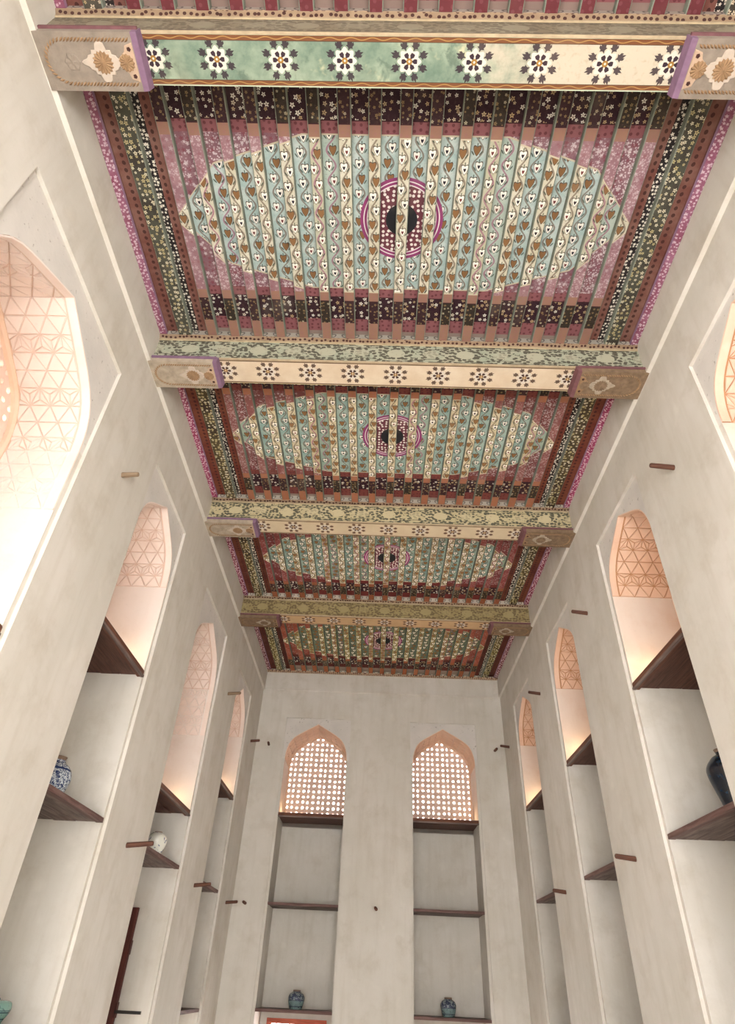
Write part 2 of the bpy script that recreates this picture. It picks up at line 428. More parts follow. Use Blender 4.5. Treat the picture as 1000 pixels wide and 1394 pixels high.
def face_mat(k, base, base2, leaf, ring, per=0.62):
    """trailing foliage medallions on the upright beam face; UV = (x, z - centre)"""
    t = T('foliage_face_paint_%d' % k); x, v = t.uv()
    p3 = t.vec(x, v, 0.0); n1 = t.noise(p3, 3.0, 5, 0.65); n2 = t.noise(p3, 26, 4, 0.65); n4 = t.noise(p3, 12, 3)
    g = t.mix(t.step(n1, 0.3, 0.72), base, base2)
    idx = (x/per + 0.5).f('FLOOR'); rx = (x - idx*per); r = t.math('SQRT', rx*rx*0.75 + v*v*1.3); a = t.math('ARCTAN2', v, rx)
    d, pos, col = t.voronoi(t.vec(x, v*1.3), 24.0, 0.9)
    lf = t.maxf(band(t, r, 0.07, 0.125)*(d < 0.46), (r > 0.12)*(d < 0.40)*(n4 > 0.44))
    c = t.mix(lf*ring, g, leaf); c = t.mix((r < 0.068)*0.7, c, base2)
    i2 = (x/per).f('FLOOR'); sx = x - (i2+0.5)*per
    rr = t.math('SQRT', sx*sx*0.5 + v*v)
    c = t.mix((rr < 0.05)*0.6, c, base2)
    c = t.mix((t.absf(t.absf(v) - 0.095 - (x*(2*PI/per)).f('COSINE')*0.022) < 0.006)*0.6, c, leaf)
    e = t.absf(v + (x*60.0).f('SINE')*0.003)
    c = t.mix((e > 0.108)*(n4 > 0.5)*0.8, c, leaf)
    c = t.mix(t.step(n2, 0.55, 0.72)*0.4, c, leaf)
    c = t.mix(t.absf(v) > 0.124, c, rgb(206, 188, 154))
    t.color(c); t.b.inputs['Roughness'].default_value = 0.7; t.bump(n2, 0.2, 0.005)
    return t.m
SOF = {
 0: ((rgb(206, 188, 160), rgb(220, 204, 180)), None, rgb(70, 50, 44), rgb(96, 70, 54), False),
 1: ((rgb(94, 116, 102), rgb(152, 166, 146)), (rgb(190, 180, 162), rgb(164, 144, 122)), rgb(52, 38, 48), rgb(120, 80, 50), True),
 2: ((rgb(204, 184, 158), rgb(218, 204, 182)), None, rgb(76, 56, 48), rgb(108, 84, 66), False),
 3: ((rgb(206, 188, 158), rgb(216, 200, 172)), None, rgb(88, 54, 40), rgb(96, 66, 50), False),
 4: ((rgb(196, 162, 122), rgb(210, 178, 138)), None, rgb(84, 54, 40), rgb(104, 70, 50), False)}
FAC = {0: (rgb(150, 140, 116), rgb(166, 158, 136), rgb(96, 86, 74), 0.7), 1: (rgb(118, 106, 88), rgb(138, 130, 112), rgb(84, 74, 64), 0.6),
       2: (rgb(152, 158, 140), rgb(172, 168, 148), rgb(70, 66, 56), 0.9), 3: (rgb(182, 170, 134), rgb(196, 184, 150), rgb(70, 72, 62), 0.9),
       4: (rgb(146, 130, 90), rgb(162, 148, 108), rgb(98, 82, 60), 0.75)}
for k in range(5):
    M['soffit%d' % k] = soffit_mat(k, *SOF[k]); M['face%d' % k] = face_mat(k, *FAC[k])
M['lip'] = plain('cream_beam_moulding', rgb(184, 166, 138), 0.8, 0.2, 18)
M['dotted'] = None
def dotted_mat():
    t = T('dotted_wall_plate'); p_ = t.pos(); x, y, z = t.sep(p_)
    d, _, _ = t.voronoi(t.vec(x, y*1.6), 26.0, 0.5)
    c = t.mix(t.noise(p_, 12.0, 3), rgb(196, 174, 146), rgb(168, 136, 112)); c = t.mix(d < 0.3, c, rgb(96, 66, 60))
    t.color(c); return t.m
M['dotted'] = dotted_mat()
M['purple'] = plain('purple_painted_edge', rgb(130, 102, 126), 0.75, 0.18, 20)
M['purple_dull'] = plain('dull_purple_edge', rgb(122, 84, 88), 0.8, 0.22, 20)
M['corbel1'] = plain('carved_corbel_grey_wood', rgb(146, 134, 122), 0.85, 0.22, 16, 0.3)
M['corbel2'] = plain('carved_corbel_pale_wood', rgb(176, 162, 144), 0.85, 0.25, 22, 0.3)
M['corbel3'] = plain('carved_corbel_brown_wood', rgb(136, 114, 92), 0.85, 0.3, 26, 0.3)
M['relief_cream'] = plain('relief_cream_paint', rgb(186, 160, 138), 0.8, 0.14, 24)
M['relief_tan'] = plain('relief_tan_paint', rgb(154, 124, 94), 0.8, 0.2, 40)
M['relief_white'] = plain('relief_white_rim', rgb(192, 178, 164), 0.8, 0.12, 24)
M['relief_dark'] = plain('relief_dark_stud', rgb(70, 42, 38), 0.7, 0.2, 30)

# ---- ceramics
def ceramic(name, ground, blue, scale, lo, hi, lowcol=None, zsplit=None, bands=()):
    t = T(name); p_ = t.pos(); x, y, z = t.sep(p_)
    n = t.noise(p_, scale, 3, 0.6, 1.5)
    c = t.mix(t.step(n, lo, hi), ground, blue)
    if zsplit is not None: c = t.mix(z < (t.noise(p_, 14.0, 2)*0.03 + zsplit), c, t.mix(t.step(n, hi+0.06, hi+0.1), lowcol, blue))
    for a, b in bands: c = t.mix(band(t, z, a, b), c, blue)
    t.color(c); t.b.inputs['Roughness'].default_value = 0.22; t.b.inputs['Specular IOR Level'].default_value = 0.5
    return t.m
M['jar_blue'] = ceramic('blue_painted_celadon', rgb(132, 142, 144), rgb(44, 52, 78), 26, 0.44, 0.52, rgb(122, 144, 144), 0.085, ((0.03, 0.038), (0.098, 0.104)))
M['vase_pattern'] = ceramic('dense_blue_white_glaze', rgb(206, 216, 222), rgb(46, 62, 104), 55, 0.46, 0.54, None, None, ((0.245, 0.262),))
M['vase_white'] = ceramic('white_glaze_blue_sprig', rgb(222, 222, 212), rgb(70, 84, 124), 18, 0.60, 0.64)
M['jar_teal'] = ceramic('teal_banded_glaze', rgb(112, 148, 138), rgb(58, 84, 88), 30, 0.55, 0.66, None, None, ((0.055, 0.062), (0.088, 0.096), (0.1, 0.104)))
M['vase_navy'] = ceramic('deep_blue_glaze', rgb(14, 24, 40), rgb(26, 80, 112), 9, 0.56, 0.8)
M['rim_clay'] = plain('bare_clay_rim', rgb(130, 108, 92), 0.8, 0.15, 30)
M['floor'] = plaster_mat('pale_floor_screed', rgb(206, 196, 182), rgb(180, 166, 148), rgb(212, 204, 192))
M['metal'] = plain('black_lamp_metal', rgb(40, 38, 36), 0.5, 0.1, 20)
def glow_mat():
    t = T('warm_lamp_lens'); t.b.inputs['Emission Color'].default_value = (1.0, 0.72, 0.42, 1); t.b.inputs['Emission Strength'].default_value = 4.0
    return t.m
M['lens'] = glow_mat()

# ================================================================== the hall: walls with arched niches
def arch_pts(a, b, zs, za, n=28):
    c, h = (a+b)/2, (b-a)/2; pts = []
    for i in range(n+1):
        th = PI*i/n
        t_ = math.cos(th); t_ = math.copysign(abs(t_)**0.9, t_)      # from +1 to -1
        q = abs(t_)
        f = (1-0.5*q)*max(0.0, 1-q**9)**0.5
        pts.append((c - t_*h, zs + (za-zs)*f))
    pts[0] = (a, zs); pts[-1] = (b, zs)
    return pts
MG, REB = 0.042, 0.028       # width and depth of the rebate round each niche
def make_wall(name, mapf, s0, s1, niches, label):
    w = MB()
    def q(s_a, s_b, z_a, z_b, d, mi=0): w.face([mapf(s_a, z_a, d), mapf(s_b, z_a, d), mapf(s_b, z_b, d), mapf(s_a, z_b, d)], mi)
    def rev(s, z_a, z_b, d0, d1, mi=0): w.face([mapf(s, z_a, d0), mapf(s, z_a, d1), mapf(s, z_b, d1), mapf(s, z_b, d0)], mi)
    def lev(s_a, s_b, z, d0, d1, mi=0): w.face([mapf(s_a, z, d0), mapf(s_b, z, d0), mapf(s_b, z, d1), mapf(s_a, z, d1)], mi)
    cur = s0
    for N in niches:
        a, b, zs, za, D, zu = N['a'], N['b'], N['zs'], N['za'], N['D'], N['zu']
        A, B = a-MG, b+MG
        q(cur, A, 0, ZT, 0); q(A, B, ZALF, ZT, 0)
        rev(A, 0, ZALF, 0, REB); rev(B, 0, ZALF, 0, REB); lev(A, B, ZALF, 0, REB)
        q(A, a, 0, zs, REB); q(b, B, 0, zs, REB); q(A, a, zs, ZALF, REB, 1); q(b, B, zs, ZALF, REB, 1)
        pts = arch_pts(a, b, zs, za); N['pts'] = pts
        for (p0, p1) in zip(pts[:-1], pts[1:]):
            w.face([mapf(p0[0], p0[1], REB), mapf(p1[0], p1[1], REB), mapf(p1[0], ZALF, REB), mapf(p0[0], ZALF, REB)], 1)
            w.face([mapf(p0[0], p0[1], REB), mapf(p1[0], p1[1], REB), mapf(p1[0], p1[1], D), mapf(p0[0], p0[1], D)], 2)
        for s in (a, b):
            rev(s, 0, zu, REB, D); rev(s, zu, zs, REB, D, 3)
        # back of the niche: window at floor level, plaster, lattice opening above
        l0, l1 = N.get('low', (0.25, 0.7)); i = 0.1
        q(a, b, 0, l0, D); q(a, a+i, l0, l1, D); q(b-i, b, l0, l1, D); q(a, b, l1, zu, D)
        lev(a+i, b-i, l0, D, D+0.2); lev(a+i, b-i, l1, D, D+0.2); rev(a+i, l0, l1, D, D+0.2); rev(b-i, l0, l1, D, D+0.2)
        cur = B
    q(cur, s1, 0, ZT, 0)
    # projecting band under the ceiling
    for s_a, s_b in ((s0, s1),):
        w.face([mapf(s_a, ZT, 0), mapf(s_b, ZT, 0), mapf(s_b, ZT+0.016, -0.03), mapf(s_a, ZT+0.016, -0.03)])
        q(s_a, s_b, ZT+0.016, 6.5, -0.03)
    rt = name == 'wall_right'
    o = w.build(name, [M['wall'], M['spandrel'], M['groove'] if rt else M['groove_pale'], M['niche'] if rt else M['niche_pale']])
    tag(o, label, 'wall', None, 'structure')
    for N in niches: carve(N, mapf, o)
    return o
def carve(N, mapf, parent):
    """triangular facets standing proud of the vault, grooves between them"""
    pts = N['pts']; D = N['D']; n = len(pts)//2
    zc = N.get('zc', N['zs'])
    for half in (pts[:n+1], list(reversed(pts[n:]))):
        if zc < N['zs']: half = [(half[0][0], zc + (N['zs']-zc)*i_/4) for i_ in range(4)] + list(half)
        L = [0.0]
        for p0, p1 in zip(half[:-1], half[1:]): L.append(L[-1] + math.hypot(p1[0]-p0[0], p1[1]-p0[1]))
        tot = L[-1]
        def at(s):
            s = min(max(s, 0), tot-1e-6)
            for i in range(len(L)-1):
                if L[i+1] >= s: break
            f = (s-L[i])/(L[i+1]-L[i]); p0, p1 = half[i], half[i+1]
            dx, dz = p1[0]-p0[0], p1[1]-p0[1]; l = math.hypot(dx, dz)
            nx, nz = -dz/l, dx/l
            c = (N['a']+N['b'])/2
            if nx*(c-p0[0]) + nz*(N['zs']-0.3-p0[1]) < 0: nx, nz = -nx, -nz
            return p0[0]+dx*f, p0[1]+dz*f, nx, nz
        w = MB()
        def P(s, d, h):
            x, z, nx, nz = at(s); return mapf(x+nx*h, z+nz*h, d)
        rows = max(4, round(tot/0.125)); rh = tot/rows; d0, d1 = REB+0.075, D-0.004; sw = rh*1.16
        H = 0.009
        def tri(poly):
            poly = [(min(max(p[0], 0), tot), min(max(p[1], d0), d1)) for p in poly]
            ln = [math.hypot(poly[1][0]-poly[2][0], poly[1][1]-poly[2][1]), math.hypot(poly[0][0]-poly[2][0], poly[0][1]-poly[2][1]), math.hypot(poly[0][0]-poly[1][0], poly[0][1]-poly[1][1])]
            per = sum(ln); ar = abs((poly[1][0]-poly[0][0])*(poly[2][1]-poly[0][1])-(poly[2][0]-poly[0][0])*(poly[1][1]-poly[0][1]))/2
            if per < 1e-4 or 2*ar/per < 0.0065: return
            inr = 2*ar/per; cx = sum(ln[i]*poly[i][0] for i in range(3))/per; cy = sum(ln[i]*poly[i][1] for i in range(3))/per
            k1, k2 = 1-0.0032/inr, 1-0.0068/inr
            lo = [(cx+(p[0]-cx)*k1, cy+(p[1]-cy)*k1) for p in poly]; hi = [(cx+(p[0]-cx)*k2, cy+(p[1]-cy)*k2) for p in poly]
            w.face([P(*p_, H) for p_ in hi])
            for i in range(len(poly)):
                j = (i+1) % len(poly); w.face([P(*lo[i], 0), P(*lo[j], 0), P(*hi[j], H), P(*hi[i], H)])
        for r in range(rows):
            s_a, s_b = r*rh, (r+1)*rh
            off = 0.0 if r % 2 == 0 else sw/2
            k = -1
            while d0 + k*sw + off < d1:
                p = d0 + k*sw + off
                up = [(s_a, p), (s_a, p+sw), (s_b, p+sw/2)]; dn = [(s_b, p+sw/2), (s_b, p+1.5*sw), (s_a, p+sw)]
                for tr in (up, dn):
                    if max(q_[1] for q_ in tr) < d0+0.01 or min(q_[1] for q_ in tr) > d1-0.01: continue
                    if r % 3 == 1:      # star rows: each triangle split at its centre
                        cc = (sum(q_[0] for q_ in tr)/3, min(max(sum(q_[1] for q_ in tr)/3, d0), d1))
                        for i in range(3): tri([tr[i], tr[(i+1) % 3], cc])
                    else: tri(tr)
                k += 1
        # plain rim next to the arris and fillet at the springing
        for d_a, d_b in ((REB, d0-0.012),):
            prev = None
            for i in range(17):
                s = tot*i/16
                row = [P(s, d_a, 0.0), P(s, d_a+0.002, 0.01), P(s, d_b-0.002, 0.01), P(s, d_b, 0.0)]
                if prev:
                    for j in range(3): w.face([prev[j], prev[j+1], row[j+1], row[j]])
                prev = row
        w.build('carved_vault', M['carved_pale'] if parent.name == 'wall_left' else M['carved'], parent)
M['niche_pale'] = plaster_mat('niche_pale_plaster', rgb(226, 216, 209), rgb(208, 190, 176), rgb(230, 222, 216), 0.4)
M['niche'] = plaster_mat('niche_blush_plaster', rgb(222, 208, 196), rgb(206, 178, 156), rgb(226, 214, 204), 0.4)

mapL = lambda s, z, d: (-HW-d, s, z)
mapR = lambda s, z, d: (HW+d, s, z)
mapE = lambda s, z, d: (s, YEND+d, z)
DL, DR, DE = 0.60, 0.66, 0.68
def niche(a, b, D, zu, zs=4.69, za=5.30, mids=(2.55, 1.28), **k):
    return dict(a=a, b=b, D=D, zu=zu, zs=zs, za=za, mids=mids, **k)
NL = [niche(1.68, 3.17, DL, 3.13, 4.50, 5.25, zc=3.98), niche(4.30, 5.36, DL, 3.80), niche(6.54, 7.83, DL, 3.13, 4.60, 5.24, mids=(2.55,), zc=4.0), niche(9.03, 10.07, DL, 3.80)]
NR = [niche(1.87, 2.96, DR, 3.82, 4.75, 5.34), niche(4.245, 5.34, DR, 3.845, 4.75, 5.34), niche(6.63, 7.68, DR, 3.82, 4.73, 5.34), niche(8.97, 10.06, DR, 3.82, 4.73, 5.33)]
NE = [niche(-1.66, -0.575, DE, 3.81, low=(0.25, 1.16)), niche(0.577, 1.662, DE, 3.81, low=(0.25, 1.16))]
make_wall('wall_left', mapL, YBACK, YEND, NL, 'pale plastered wall with four arched niches and a sunlit carved vault')
make_wall('wall_right', mapR, YBACK, YEND, NR, 'greyish plastered wall with four arched niches lit warm inside')
make_wall('wall_end', mapE, -HW, HW, NE, 'end wall of stained plaster with two latticed arched windows')
w = MB(); w.box(-HW-0.3, HW+0.3, YBACK-0.2, YBACK, 3.4, 6.5); tag(w.build('light_block_wall', M['wall']), 'added unseen wall behind the viewer, blocking daylight above an open gap', 'wall', None, 'structure')  # added unseen wall; daylight enters only below it, upper near walls stay darker
w = MB(); w.box(-HW-1.2, HW+1.2, YBACK, YEND+1.2, -0.1, 0.0); tag(w.build('floor', M['floor']), 'pale screed floor of the tall hall', 'floor', None, 'structure')

# ------------------------------------------------------------------ lattice windows
def lattice_mesh(cols, rows, pitch, thick):
    w = MB(); x0 = -cols*pitch/2
    for i in range(-1, cols+1):
        for j in range(-1, rows+1):
            a, b, c, d = x0+i*pitch, x0+(i+1)*pitch, j*pitch, (j+1)*pitch
            if i in (-1, cols) or j in (-1, rows):
                w.face([(a, 0, c), (b, 0, c), (b, 0, d), (a, 0, d)]); w.face([(a, thick, c), (b, thick, c), (b, thick, d), (a, thick, d)]); continue
            cx, cz = (a+b)/2, (c+d)/2
            kind = ((i % 3) + 2*(j % 3)) % 4
            sx, sz, pw = ((0.25, 0.275, 1.0), (0.21, 0.30, 0.62), (0.265, 0.215, 1.2), (0.19, 0.24, 0.7))[kind]
            cx += (0.05, -0.04, 0.0)[i % 3]*pitch; cz += (0.04, -0.05, 0.02)[(i+j) % 3]*pitch
            ring = []; sq = []
            for k in range(8):
                th = PI/8 + k*PI/4
                ct, st = math.cos(th), math.sin(th)
                rr = (abs(ct)**(2*pw+0.6) + abs(st)**(2*pw+0.6))**(-1/(2*pw+0.6))
                ring.append((cx+ct*rr*sx*pitch, cz+st*rr*sz*pitch))
                sq.append(((b if ct > 0 else a) if abs(ct) > abs(st) else (a+b)/2+math.copysign(pitch/2, ct), (d if st > 0 else c) if abs(st) > abs(ct) else (c+d)/2+math.copysign(pitch/2, st)))
            cor = [(b, d), (a, d), (a, c), (b, c)]
            for y in (0, thick):
                for k in range(8):
                    r0, r1 = ring[k], ring[(k+1) % 8]
                    th = PI/4 + k*PI/4        # between k and k+1
                    if k % 2 == 0:            # towards a corner
                        w.face([(r0[0], y, r0[1]), (cor[k//2][0], y, cor[k//2][1]), (r1[0], y, r1[1])])
                    else:
                        c0, c1 = cor[k//2], cor[(k//2+1) % 4]
                        w.face([(r0[0], y, r0[1]), (c0[0], y, c0[1]), (c1[0], y, c1[1]), (r1[0], y, r1[1])])
            for k in range(8):
                r0, r1 = ring[k], ring[(k+1) % 8]
                w.face([(r0[0], 0, r0[1]), (r1[0], 0, r1[1]), (r1[0], thick, r1[1]), (r0[0], thick, r0[1])])
    return w
lat_small = lat_big = None
def frame_mesh(N):
    """moulded rim that follows the arch in front of the lattice, local (s - centre, depth, z - sill)"""
    c = (N['a']+N['b'])/2; w = MB(); rows = []
    path = [(N['a'], N['zu'])] + N['pts'] + [(N['b'], N['zu'])]
    ctr = (c, (N['zs']+N['zu'])/2+0.15)
    for (s, z) in path:
        k = Vector((ctr[0]-s, ctr[1]-z)) if z > N['zs']+0.02 else Vector((math.copysign(1, c-s), 0)); k.normalize()
        P = lambda t_, d: (s+k.x*t_-c, d, z+k.y*t_-N['zu'])
        rows.append([P(0, -0.05), P(0.02, -0.05), P(0.034, -0.03), P(0.034, 0.0)])
    w.grid(rows); return w
wn = 0
def window(N, side, label, big=False):
    global wn, lat_small, lat_big
    wn += 1; c = (N['a']+N['b'])/2; D = N['D']
    root = empty('window_%d' % wn)
    if side == 'L': root.location = (-HW-D, c, N['zu']); root.rotation_euler = (0, 0, PI/2)
    elif side == 'R': root.location = (HW+D, c, N['zu']); root.rotation_euler = (0, 0, -PI/2)
    else: root.location = (c, YEND+D, N['zu'])
    tag(root, label, 'window', None, 'structure')
    if big:
        if lat_big is None: o = lattice_mesh(17, 24, 0.09, 0.09).build('lattice_panel', M['lattice'], root); lat_big = o.data
        else: link('lattice_panel', lat_big, root)
    else:
        if lat_small is None: o = lattice_mesh(12, 17, 0.0915, 0.075).build('lattice_panel', M['lattice'], root); lat_small = o.data
        else: link('lattice_panel', lat_small, root)
    frame_mesh(N).build('arch_frame', M['carved'], root, smooth=False)
    return root
M['lattice'] = plaster_mat('lattice_pink_plaster', rgb(228, 202, 188), rgb(212, 180, 162), rgb(232, 210, 198), 0.2)
PL = ['broad bay nearest the painted green beam', 'bay of the blue patterned vase', 'bay of the dark shutter', 'bay next to the end wall']
for i, N in enumerate(NL): window(N, 'L', 'pierced plaster window in the pale wall, ' + PL[i], big=(N['b']-N['a'] > 1.2))
PR = ['bay beside the green beam', 'bay of the deep blue vase', 'bay above the two empty shelves', 'bay next to the end wall']
for i, N in enumerate(NR): window(N, 'R', 'pierced plaster window in the greyer wall, ' + PR[i])
window(NE[0], 'E', 'arched end wall window of pierced pink plaster, nearer the dark shutter')
window(NE[1], 'E', 'arched end wall window of pierced pink plaster, farther from the dark shutter')
# daylight outside the openings
def daylight(N, side, watts_up, col_up, k_low=1.0):
    c = (N['a']+N['b'])/2; wd = N['b']-N['a']; D = N['D']; out = D+0.32
    l0, l1 = N.get('low', (0.25, 0.7))
    if side == 'L': mp, dr = mapL, (1, 0, 0)
    elif side == 'R': mp, dr = mapR, (-1, 0, 0)
    else: mp, dr = mapE, (0, -1, 0)
    zc = (N['zu']+N['za'])/2
    area_light('daylight_upper_window', mp(c, zc, out), dr, wd, N['za']-N['zu'], watts_up, col_up)
    area_light('daylight_floor_window', mp(c, (l0+l1)/2, D+0.19), dr, wd-0.22, l1-l0-0.02, LOW_W*k_low, (1.0, 0.97, 0.945))
for i, N in enumerate(NL): daylight(N, 'L', UP_L*(1.9 if i == 0 else 1.0), (1.0, 0.95, 0.91), (0.7, 0.9, 1.4, 1.7)[i])
for i, N in enumerate(NR): daylight(N, 'R', UP_R, (1.0, 0.90, 0.80), (0.7, 0.9, 1.4, 1.7)[i])
for i, N in enumerate(NE): daylight(N, 'E', UP_E, (1.0, 0.90, 0.84), 1.3)

# ================================================================== painted ceiling
def bay(k, y0, y1, yc, label, stretch=1.0):
    root = empty('ceiling', (0, yc, ZC)); tag(root, label, 'ceiling', None, 'structure')
    mm = ceiling_mats(k, PAL[k])
    inv = Matrix.Translation((0, -yc, -ZC))
    def strip(name, x0, x1, zb, zt, mat, parent=root, jit=0.0):
        """one plank: painted underside, grey sides"""
        w = MB(); ya, yb = y0, y1+0.02
        cut = 0.006
        sec = [(x0, zt), (x0, zb+cut), (x0+cut, zb), (x1-cut, zb), (x1, zb+cut), (x1, zt)]
        n = 8
        for i in range(n):
            a, b = ya+(yb-ya)*i/n, ya+(yb-ya)*(i+1)/n
            for j in range(5):
                (xa, za), (xb, zb_) = sec[j], sec[j+1]
                mi = 0 if j == 2 else 1
                xxa, xxb = xa, xb
                w.face([(xa, a, za), (xb, a, zb_), (xb, b, zb_), (xa, b, za)], mi, [(xxa, (a-yc)/stretch), (xxb, (a-yc)/stretch), (xxb, (b-yc)/stretch), (xxa, (b-yc)/stretch)])
        for yy in (ya, yb):
            w.face([(xa, yy, za) for xa, za in sec], 1, [(xa, yy-yc) for xa, za in sec])
        return w.build(name, [mat, M['joist_side']], parent, xf=inv)
    for j in range(-8, 9):
        dz = random.uniform(-0.004, 0.003)
        strip('joist', j*0.21-0.045+random.uniform(-.003, .003), j*0.21+0.045+random.uniform(-.003, .003), ZJ+dz, ZB+0.03, mm['joist'])
    for j in range(-8, 8):
        strip('board', j*0.21+0.03, (j+1)*0.21-0.03, ZB+random.uniform(-.003, .003), ZB+0.03, mm['board'])
    for sx in (-1, 1):
        def st(name, a, b, z): 
            x0, x1 = sorted((sx*a, sx*b)); return strip(name, x0, x1, z, ZB+0.03, mm['strip'])
        st('border_board', 1.715, 1.885, ZB); st('border_joist', 1.872, 1.992, ZJ); st('border_board', 1.98, 2.12, ZB-0.01)
        # pink cornice: a sloping moulding against the wall
        w = MB(); sec = [(2.100, ZB+0.02), (2.104, ZB-0.025), (2.118, ZB-0.03), (2.135, ZB-0.045), (2.165, ZB-0.052), (2.178, ZB-0.04)]
        n = 8
        for i in range(n):
            a, b = y0+(y1-y0)*i/n, y0+(y1-y0)*(i+1)/n
            for (xa, za), (xb, zb_) in zip(sec[:-1], sec[1:]):
                w.face([(sx*xa, a, za), (sx*xb, a, zb_), (sx*xb, b, zb_), (sx*xa, b, za)], 0, [(sx*xa, a-yc), (sx*xb, a-yc), (sx*xb, b-yc), (sx*xa, b-yc)])
        w.build('cornice_moulding', mm['strip'], root, xf=inv, smooth=False)
        w = MB(); x0, x1 = sorted((sx*2.176, sx*2.2)); w.box(x0, x1, y0, y1, ZC-0.004, ZB+0.02)
        w.build('edge_lath', M['edge_grey'], root, xf=inv)
    # end blocks between joists, over the far beam
    xs = [-1.993] + [j*0.21+0.045 for j in range(-8, 9)]
    xe = [-1.755-0.117+0.0] + [(j+1)*0.21-0.045 for j in range(-8, 8)] + [1.872]
    spans = [(j*0.21+0.045, (j+1)*0.21-0.045) for j in range(-8, 8)] + [(-1.872, -1.725), (1.725, 1.872), (-2.10, -1.992), (1.992, 2.10)]
    for a, b in spans:
        w = MB(); yy = y1-0.036
        w.face([(a, yy, ZJ), (b, yy, ZJ), (b, yy, ZB+0.01), (a, yy, ZB+0.01)], 0, [(a, 0), (b, 0), (b, 0.07), (a, 0.07)])
        w.face([(a, yy, ZJ), (b, yy, ZJ), (b, y1+0.02, ZJ), (a, y1+0.02, ZJ)], 1)
        w.build('end_block', [mm['block'], M['dotted']], root, xf=inv)
    w = MB(); w.box(-2.2, 2.2, y0-0.3, y1, ZB+0.031, ZB+0.09); w.build('deck', M['joist_side'], root, xf=inv)
    return root
BL = ['dark red painted ceiling bay before the green rosette beam', 'painted ceiling bay with pink ground, heart vines and round black-centred medallion',
      'painted ceiling bay with brown ground between the two cream rosette beams', 'shadowed painted ceiling bay with wine red ground and grey green lozenge',
      'olive and red painted ceiling bay against the end wall']
for k in range(5):
    y0 = BEAMS[k]+0.1; y1 = BEAMS[k+1] if k < 4 else YEND
    yc = (BEAMS[k]+BEAMS[k+1])/2+0.08 if k < 4 else 9.74
    bay(k, y0, y1, yc, BL[k], (1, 1, 1, 1.03, 1.12)[k])
# wall plate over the end wall
w = MB(); w.box(-2.18, 2.18, YEND-0.1, YEND, ZJ-0.018, ZJ+0.004); tag(w.build('trim_1', M['dotted']), 'narrow dotted lath where the painted ceiling meets the end wall', 'trim', None, 'structure')

# ------------------------------------------------------------------ beams with carved corbels
def disc(w, cx, cy, z, r, n, h, mi=0, mj=0):
    """carved flower: n petals round a boss, hanging below z"""
    c = (cx, cy, z-h*1.4); inner = []; outer = []; rim = []
    for i in range(2*n):
        a = PI*i/n; k = (1.0 if i % 2 == 0 else 0.86); hh = h if i % 2 == 0 else h*0.35
        inner.append((cx+math.cos(a)*r*0.36, cy+math.sin(a)*r*0.36, z-h*(0.5 if i % 2 else 0.9)))
        outer.append((cx+math.cos(a)*r*0.86*k, cy+math.sin(a)*r*0.86*k, z-hh)); rim.append((cx+math.cos(a)*r*k, cy+math.sin(a)*r*k, z))
    for i in range(2*n):
        j = (i+1) % (2*n)
        w.face([c, inner[i], inner[j]], mj); w.face([inner[i], outer[i], outer[j], inner[j]], mi); w.face([outer[i], rim[i], rim[j], outer[j]], mi)
def plate(w, poly, z, h, mi=0):
    n = len(poly); cx = sum(p[0] for p in poly)/n; cy = sum(p[1] for p in poly)/n
    top = [(cx+(p[0]-cx)*0.95, cy+(p[1]-cy)*0.95, z-h) for p in poly]; bot = [(p[0], p[1], z) for p in poly]
    for i in range(n):
        j = (i+1) % n; w.face([(cx, cy, z-h), top[i], top[j]], mi); w.face([bot[i], bot[j], top[j], top[i]], mi)
